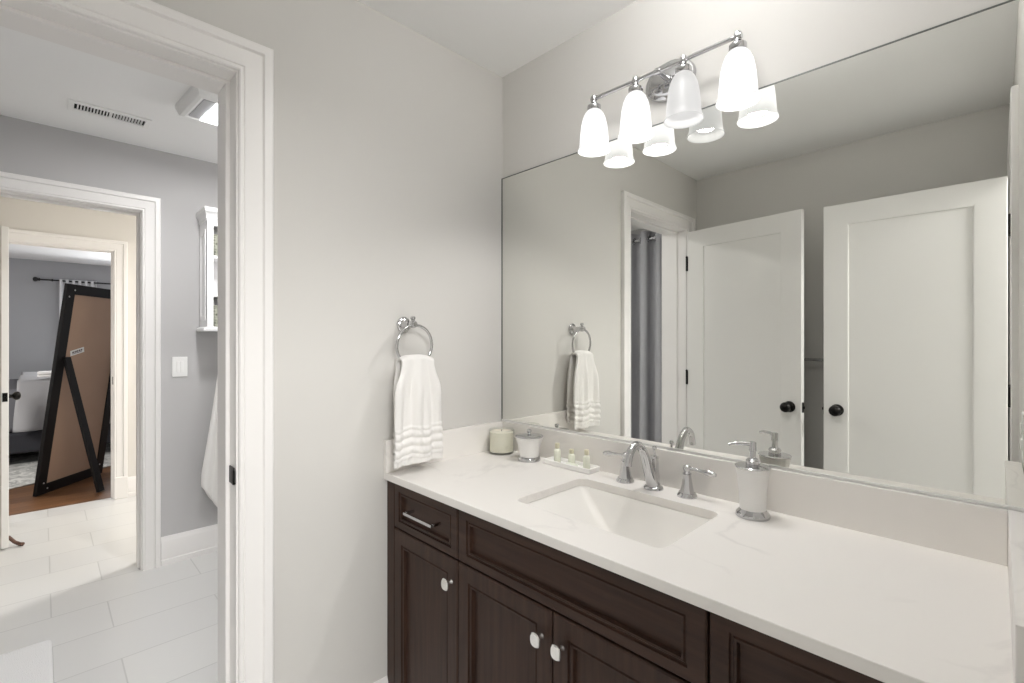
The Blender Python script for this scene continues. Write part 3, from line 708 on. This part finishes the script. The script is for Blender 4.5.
CY0, CY1 = -.698, -.25; CXF = -1.800
wc = thing('wall_cabinet', 'white wall cabinet with cornice and open shelves behind the door casing', 'wall cabinet', (X2, CY0, 1.395))
b = MB(); dpt = CXF-X2; wd = CY1-CY0; H = .64
b.box(.001, dpt, 0, .018, .012, H); b.box(.001, dpt, wd-.018, wd, .012, H); b.box(.001, .010, .018, wd-.018, .012, H)
b.box(.010, dpt, .018, wd-.018, H-.02, H)
b.box(dpt-.016, dpt+.002, 0, .034, .012, H); b.box(dpt-.016, dpt+.002, wd-.034, wd, .012, H); b.box(dpt-.016, dpt+.002, .034, wd-.034, H-.03, H)
b.build('body', M_cab2, wc, bevel=.0015)
b = MB(); b.box(.03, dpt-.03, -.004, .001, .05, .075).box(.03, dpt-.03, -.004, .001, H-.075, H-.05).box(.03, .045, -.004, .001, .075, H-.075).box(dpt-.045, dpt-.03, -.004, .001, .075, H-.075)
b.build('side_moulding', M_cab2, wc, bevel=.0015)
for z in (.20, .43): MB().box(.010, dpt-.016, .018, wd-.018, z-.009, z+.009).build('shelf', M_cab2, wc, bevel=.001)
b = MB()
prof = [(0, H), (.005, H), (.005, H+.008), (.010, H+.010), (.010, H+.020), (.014, H+.030), (.026, H+.044), (.034, H+.050), (.034, H+.058), (.039, H+.060), (.039, H+.072), (0, H+.074)]
lps = [[(.001, -e*.5, z), (dpt+e, -e*.5, z), (dpt+e, wd+e*.5, z), (.001, wd+e*.5, z)] for e, z in prof]; b.loops(lps); b.build('cornice', M_cab2, wc, smooth=30)
b = MB(); lps = [[(.001, -e, z), (dpt+e, -e, z), (dpt+e, wd+e, z), (.001, wd+e, z)] for e, z in ((.004, .012), (.010, .006), (.020, 0), (.020, -.012), (.016, -.015))]; b.loops(list(reversed(lps))); b.build('base_ledge', M_cab2, wc, smooth=30)
def basket(z, label):
    t = thing('wicker_basket', label, 'basket', (X2+.012+.075, CY0+wd/2, z), group='wicker baskets in the wall cabinet')
    hx_, hy_ = .062, wd/2-.04; hh = .125
    def q(k, z, d=0): return [(a, b_, c_) for a, b_, c_ in rrect(-hx_*k+d, hx_*k-d, -hy_*k+d, hy_*k-d, .012, z, 4)]
    MB().loops([q(.94, .0005), q(.97, .03), q(1, hh-.006), q(1, hh), q(1, hh, .006), q(.97, .02, .006)]).build('weave', M_wicker, t, smooth=40)
    MB().tube([(a, b_, c_) for a, b_, c_ in rrect(-hx_, hx_, -hy_, hy_, .012, hh, 4)], .005, 8, closed=True).build('rim', M_wicker, t, smooth=60)
basket(1.395+.44, 'grey green wicker basket on the top shelf of the wall cabinet')
basket(1.395+.012+.0005, 'grey green wicker basket at the bottom of the wall cabinet')

hk = thing('towel_hook', 'small dark hook on the grey wall below the wall cabinet', 'hook', (X2, -.585, 1.215))
b = MB(); b.lathe([(0, .0004), (.014, .0004), (.014, .005), (.007, .008)], (0, 0, 0), 18, M=My, cap0=False); b.tube([(.006, 0, 0), (.03, 0, -.004), (.045, 0, .004), (.052, 0, .018)], [.005, .0045, .0045, .006], 10); b.build('hook', M_nickel, hk, smooth=45)
bt = thing('bath_towel', 'white bath towel hanging from the hook beside the door casing', 'towel', (X2+.05, -.585, 1.205))
def bt_fn(u, v):
    a = v-.5; d = u*.95
    spread = .030+.205*min(1, (d/.86))**1.1
    yy = a*spread*1.0-.0
    zz = -d*(1-.07*abs(2*a)) + (.12*(abs(2*a))**1.3*u)
    xx = .006+.022*sin(v*pi*5+.5)*(.45+.4*u)+.012*u
    return (max(xx, -.032), yy, zz)
b = MB().grid(46, 60, bt_fn); tb2 = b.build('cloth', M_towel, bt, smooth=80)
so2 = tb2.modifiers.new('thick', 'SOLIDIFY'); so2.thickness = .010; so2.offset = 0

cv = thing('ceiling_vent', 'white slotted air vent in the ceiling of next bathroom', 'vent', (-1.595, -1.15, CE))
b = MB(); LX, LY = .070, .155
b.box(-LX, LX, -LY, -LY+.022, -.006, -.0005); b.box(-LX, LX, LY-.022, LY, -.006, -.0005); b.box(-LX, -LX+.034, -LY+.022, LY-.022, -.006, -.0005); b.box(LX-.034, LX, -LY+.022, LY-.022, -.006, -.0005); b.box(-LX+.034, LX-.034, -.006, .006, -.006, -.0005)
b.build('frame', M_plate, cv, bevel=.0015)
MB().box(-LX+.034, LX-.034, -LY+.022, LY-.022, -.0012, -.0006).build('duct_opening', M_dark, cv)
b = MB()
for sgn in (-1, 1):
    for k in range(10):
        y = sgn*(.014+.0118*k)
        M_ = Matrix.Translation((0, y, -.0045)) @ Matrix.Rotation(sgn*radians(-44), 4, 'X')
        b.box(-LX+.034, LX-.034, -.0040, .0040, -.0006, .0006, M=M_)
b.build('louvres', M_plate, cv)

fl = thing('ceiling_fan_light', 'square white fan light box glowing on the ceiling of next bathroom', 'ceiling light', (-1.10, -.80, CE), radians(4))
b = MB()
def sq(h, z): return [(-h, -h*.80, z), (h, -h*.80, z), (h, h*.80, z), (-h, h*.80, z)]
b.loops([sq(.165, -.0005), sq(.165, -.018), sq(.150, -.052), sq(.128, -.058), sq(.118, -.050)]); b.build('housing', M_plate, fl, bevel=.003)
MB().box(-.114, .114, -.090, -.042, -.0545, -.0495).build('grille', M_grille, fl)
MB().box(-.112, .112, -.042, .090, -.060, -.0516).build('lens', M_lens, fl, bevel=.003)
lamp('fan_light_lamp', 'AREA', (0, .03, -.064), 10.0, (1, .99, .985), parent=fl, shape='RECTANGLE', size=.2, size_y=.1)

bmx = thing('bath_mat', 'fluffy white bath mat on the tile floor of next bathroom', 'bath mat', (-1.15, -1.665, 0))
def mfn(r, z): return [(a, b_, c_) for a, b_, c_ in rrect(-.295+r, .295-r, -.305+r, .305-r, .02, z, 5)]
MB().loops([mfn(.006, .0005), mfn(0, .006), mfn(.002, .015), mfn(.010, .019)]).build('pile', M_matrug, bmx, smooth=60)

# shower curtain and rod (seen in the mirror through the doorway)
YC = -2.08; ZRD = 2.135
rod = thing('shower_rod', 'chrome shower curtain rod across the next bathroom', 'curtain rod', (0, YC, ZRD))
MB().tube([(-TW-.004, 0, 0), (X2+.004, 0, 0)], .0125, 18).build('rod', M_chrome, rod, smooth=40)
for xx, s in ((-TW, -1), (X2, 1)):
    b = MB(); b.lathe([(0, .0004), (.03, .0004), (.03, .006), (.018, .014), (.016, .03), (0, .03)], (xx, 0, 0), 24, M=Matrix.Rotation(s*pi/2, 3, 'Y'), cap0=False, cap1=False); b.build('flange', M_chrome, rod, smooth=40)
sc_ = thing('shower_curtain', 'grey shower curtain gathered on the rod, seen in the mirror', 'shower curtain', (-.50, YC, .08))
HC = 2.115
XA, XB = .285, -.32; NW = 4.5
def cur(u, v):
    z = v*HC; ph = u*NW*2*pi
    amp = .050*(1-.25*v) + .012*sin(u*9+3*(1-v))
    x = XA+(XB-XA)*u + .016*sin(2*ph)*(1-.5*v)
    y = amp*sin(ph+.25*sin(3*(1-v))) + .008*sin(u*23+v*3)
    return (x, y, z)
b = MB().grid(170, 26, cur); co = b.build('cloth', M_curtain, sc_, smooth=80)
sol = co.modifiers.new('thick', 'SOLIDIFY'); sol.thickness = .003
for k in range(int(NW*2)):
    u = (k+.5)/(NW*2)*1.0; u = k/(NW*2)
    if k == 0: continue
    x = XA+(XB-XA)*u
    pts = [(x+.004*cos(a), .0235*sin(a), ZRD-.08+.0235*cos(a)) for a in [2*pi*q/24 for q in range(24)]]
    MB().tube(pts, .0052, 10, closed=True).build('grommet', M_chrome, sc_, smooth=50)

# ------------------------------------------------------------------ bedroom beyond the hall
A = Vector((-4.226, -1.427, 0)); bd = Vector((-.779, .627, 0))
lm = thing('leaning_mirror', 'tall floor mirror with black frame and brown back, standing in the bedroom', 'floor mirror', A, math.atan2(bd.y, bd.x))
HL = 1.825; s_al = .25/HL; c_al = math.sqrt(1-s_al**2); WM = .74
def Lp(u, h, t): return Vector((u, -(h*s_al)-t*c_al, h*c_al-t*s_al))
def lbox(b, u0, u1, h0, h1, t0, t1, mi=0):
    vs = [Lp(u, h, t) for u in (u0, u1) for h in (h0, h1) for t in (t0, t1)]
    return b.add(vs, [(0,1,3,2), (4,6,7,5), (0,4,5,1), (2,3,7,6), (0,2,6,4), (1,5,7,3)], mi)
FW = .088
b = MB(); lbox(b, 0, FW, 0, HL, -.03, 0); lbox(b, WM-FW, WM, 0, HL, -.03, 0); lbox(b, FW, WM-FW, .0, FW, -.03, 0); lbox(b, FW, WM-FW, HL-FW, HL, -.03, 0)
b.build('frame', M_blackwood, lm, bevel=.003)
b = MB(); lbox(b, FW-.002, WM-FW+.002, FW-.002, HL-FW+.002, -.014, -.009); b.build('back_panel', M_ply, lm)
b = MB(); lbox(b, FW-.002, WM-FW+.002, FW-.002, HL-FW+.002, -.026, -.0145); b.build('glass', M_mirror, lm)
for (u, h) in ((.03, HL-.11), (.08, HL-.05), (.055, .10), (.10, .045), (WM-.055, .1), (WM-.1, .045)):
    b = MB(); b.lathe([(.007, 0), (.007, .002), (.004, .004), (0, .0042)], Lp(u, h, 0.0), 12, M=Matrix.Rotation(pi/2, 3, 'X'), cap1=False)
    b.build('screw', M_nickel, lm)
# strut that props the frame up
piv = Lp(.085, 1.16, .012); foot = Vector((.095, -.437, .0))
def strut(p0, p1, wx, wy):
    d = (p1-p0).normalized(); xax = Vector((1, 0, 0)); xax = (xax-d*xax.dot(d)).normalized(); yax = d.cross(xax)
    vs = []
    for q in (p0, p1):
        for a, c_ in ((-1, -1), (1, -1), (1, 1), (-1, 1)): vs.append(q+xax*a*wx+yax*c_*wy)
    return MB().add(vs, [(0,1,2,3), (7,6,5,4), (0,4,5,1), (1,5,6,2), (2,6,7,3), (3,7,4,0)])
strut(piv+Vector((.0, 0, .03)), foot+Vector((0, 0, .006)), .032, .012).build('prop_leg', M_blackwood, lm, bevel=.002)
strut(Lp(WM-.085, 1.16, .012)+Vector((0, 0, .03)), Vector((WM-.095, -.437, .006)), .032, .012).build('prop_leg', M_blackwood, lm, bevel=.002)
ti = radians(14); lc = (.215, 1.235)
def lab(b, cu, ch, hw, hh, t0, t1, mi=0):
    vs = []
    for du in (-hw, hw):
        for dh in (-hh, hh):
            for t in (t0, t1): vs.append(Lp(lc[0]+(cu+du)*cos(ti)-(ch+dh)*sin(ti), lc[1]+(cu+du)*sin(ti)+(ch+dh)*cos(ti), t))
    b.add(vs, [(0,1,3,2), (4,6,7,5), (0,4,5,1), (2,3,7,6), (0,2,6,4), (1,5,7,3)], mi)
b = MB(); lab(b, 0, 0, .075, .024, -.0090, -.0084, 0)
for k, (cu, hw) in enumerate(((-.045, .010), (-.022, .008), (.0, .011), (.024, .008), (.046, .009))): lab(b, cu, .004, hw, .007, -.0084, -.0081, 1)
lab(b, -.005, -.010, .05, .0025, -.0084, -.0081, 1)
b.build('sticker', [M_plate, mat('ink_grey', rgb(110, 104, 110), .7)], lm)

rg = thing('area_rug', 'pale grey patterned rug on the wood floor before the bed', 'rug', (-5.744, -2.128, 0), radians(29))
MB().box(-1.2, 1.2, -1.5, 2.2, .0005, .010).build('pile', M_rug, rg, bevel=.003)

bed = thing('bed', 'bed with grey duvet on a charcoal upholstered base behind the leaning mirror', 'bed', (-6.75, -1.55, .010))
b = MB(); b.box(-1.0, 1.02, -.85, .95, .12, .34); b.build('base', M_bedbase, bed, bevel=.03, seg=4)
for x, y in ((-.9, -.75), (-.9, .85), (.92, -.75), (.92, .85)): MB().box(x-.03, x+.03, y-.03, y+.03, .0005, .12).build('leg', M_blackwood, bed, bevel=.004)
b = MB(); b.box(-.98, .98, -.82, .92, .345, .80); b.build('mattress', M_blanket, bed, bevel=.06, seg=5)
def cover(u, v):
    # drapes over the foot end (x+) and top
    L = 1.9; s = u*(L+.48); y = -.03+v*1.0
    wob = .018*sin(v*21)+.012*sin(v*9+1)
    if s < L: x = -.85+s; z = .845+.018*sin(u*17)*cos(v*6)-.10*max(0, (s-L+.12)/.12)**2
    else: x = -.85+L; z = .745-(s-L)*.8
    e = max(0, min(1, (s-(L-.1))/.2)); x += -.03*0
    if s > L: x = 1.065+2.2*wob*(s-L)/.4
    x = min(x, 1.05+wob) if s <= L else x
    return (x-.02, y, z)
cb_ = MB().grid(60, 40, cover).build('duvet', M_duvet, bed, smooth=80)
sol = cb_.modifiers.new('thick', 'SOLIDIFY'); sol.thickness = .04; sol.offset = 1
ft = thing('folded_towel', 'white folded towel lying on the grey bed', 'towel', (-5.98, -1.20, .912))
b = MB()
for k in range(2): b.loops([[(a, b_, c_) for a, b_, c_ in rrect(-.16+d, .16-d, -.23+d, .23-d, .03, z+k*.03, 4)] for d, z in ((.012, 0.008), (0, .016), (0, .026), (.012, .034))])
b.build('cloth', M_towel, ft, smooth=60)

cr = thing('window_curtain_rod', 'thin black curtain rod on the far bedroom wall', 'curtain rod', (X4+.09, -1.41, 2.165))
MB().tube([(0, 0, 0), (0, 2.2, 0)], .011, 12).build('rod', M_rodblk, cr, smooth=40)
MB().lathe([(.013, 0), (.02, .004), (.02, .016), (.013, .02), (.028, .034), (.034, .05), (.028, .066), (0, .076)], (0, -.0, 0), 16, M=Matrix.Rotation(pi/2, 3, 'X'), cap1=False).build('finial', M_rodblk, cr, smooth=50)
MB().tube([(0, .12, 0), (-.05, .12, -.0), (-.0885, .12, 0)], .008, 10).tube([(0, .112, 0), (0, .128, 0)], .018, 12).build('bracket', M_rodblk, cr, smooth=40)
wcu = thing('window_curtain', 'white curtain hanging from the black rod behind the leaning mirror', 'curtain', (X4+.09, -1.22, .03))
def wc_fn(u, v): return (.028*sin(u*6*2*pi), u*.40, v*2.155)
cc = MB().grid(110, 6, wc_fn).build('cloth', M_whitecurtain, wcu, smooth=80)
sol = cc.modifiers.new('thick', 'SOLIDIFY'); sol.thickness = .003
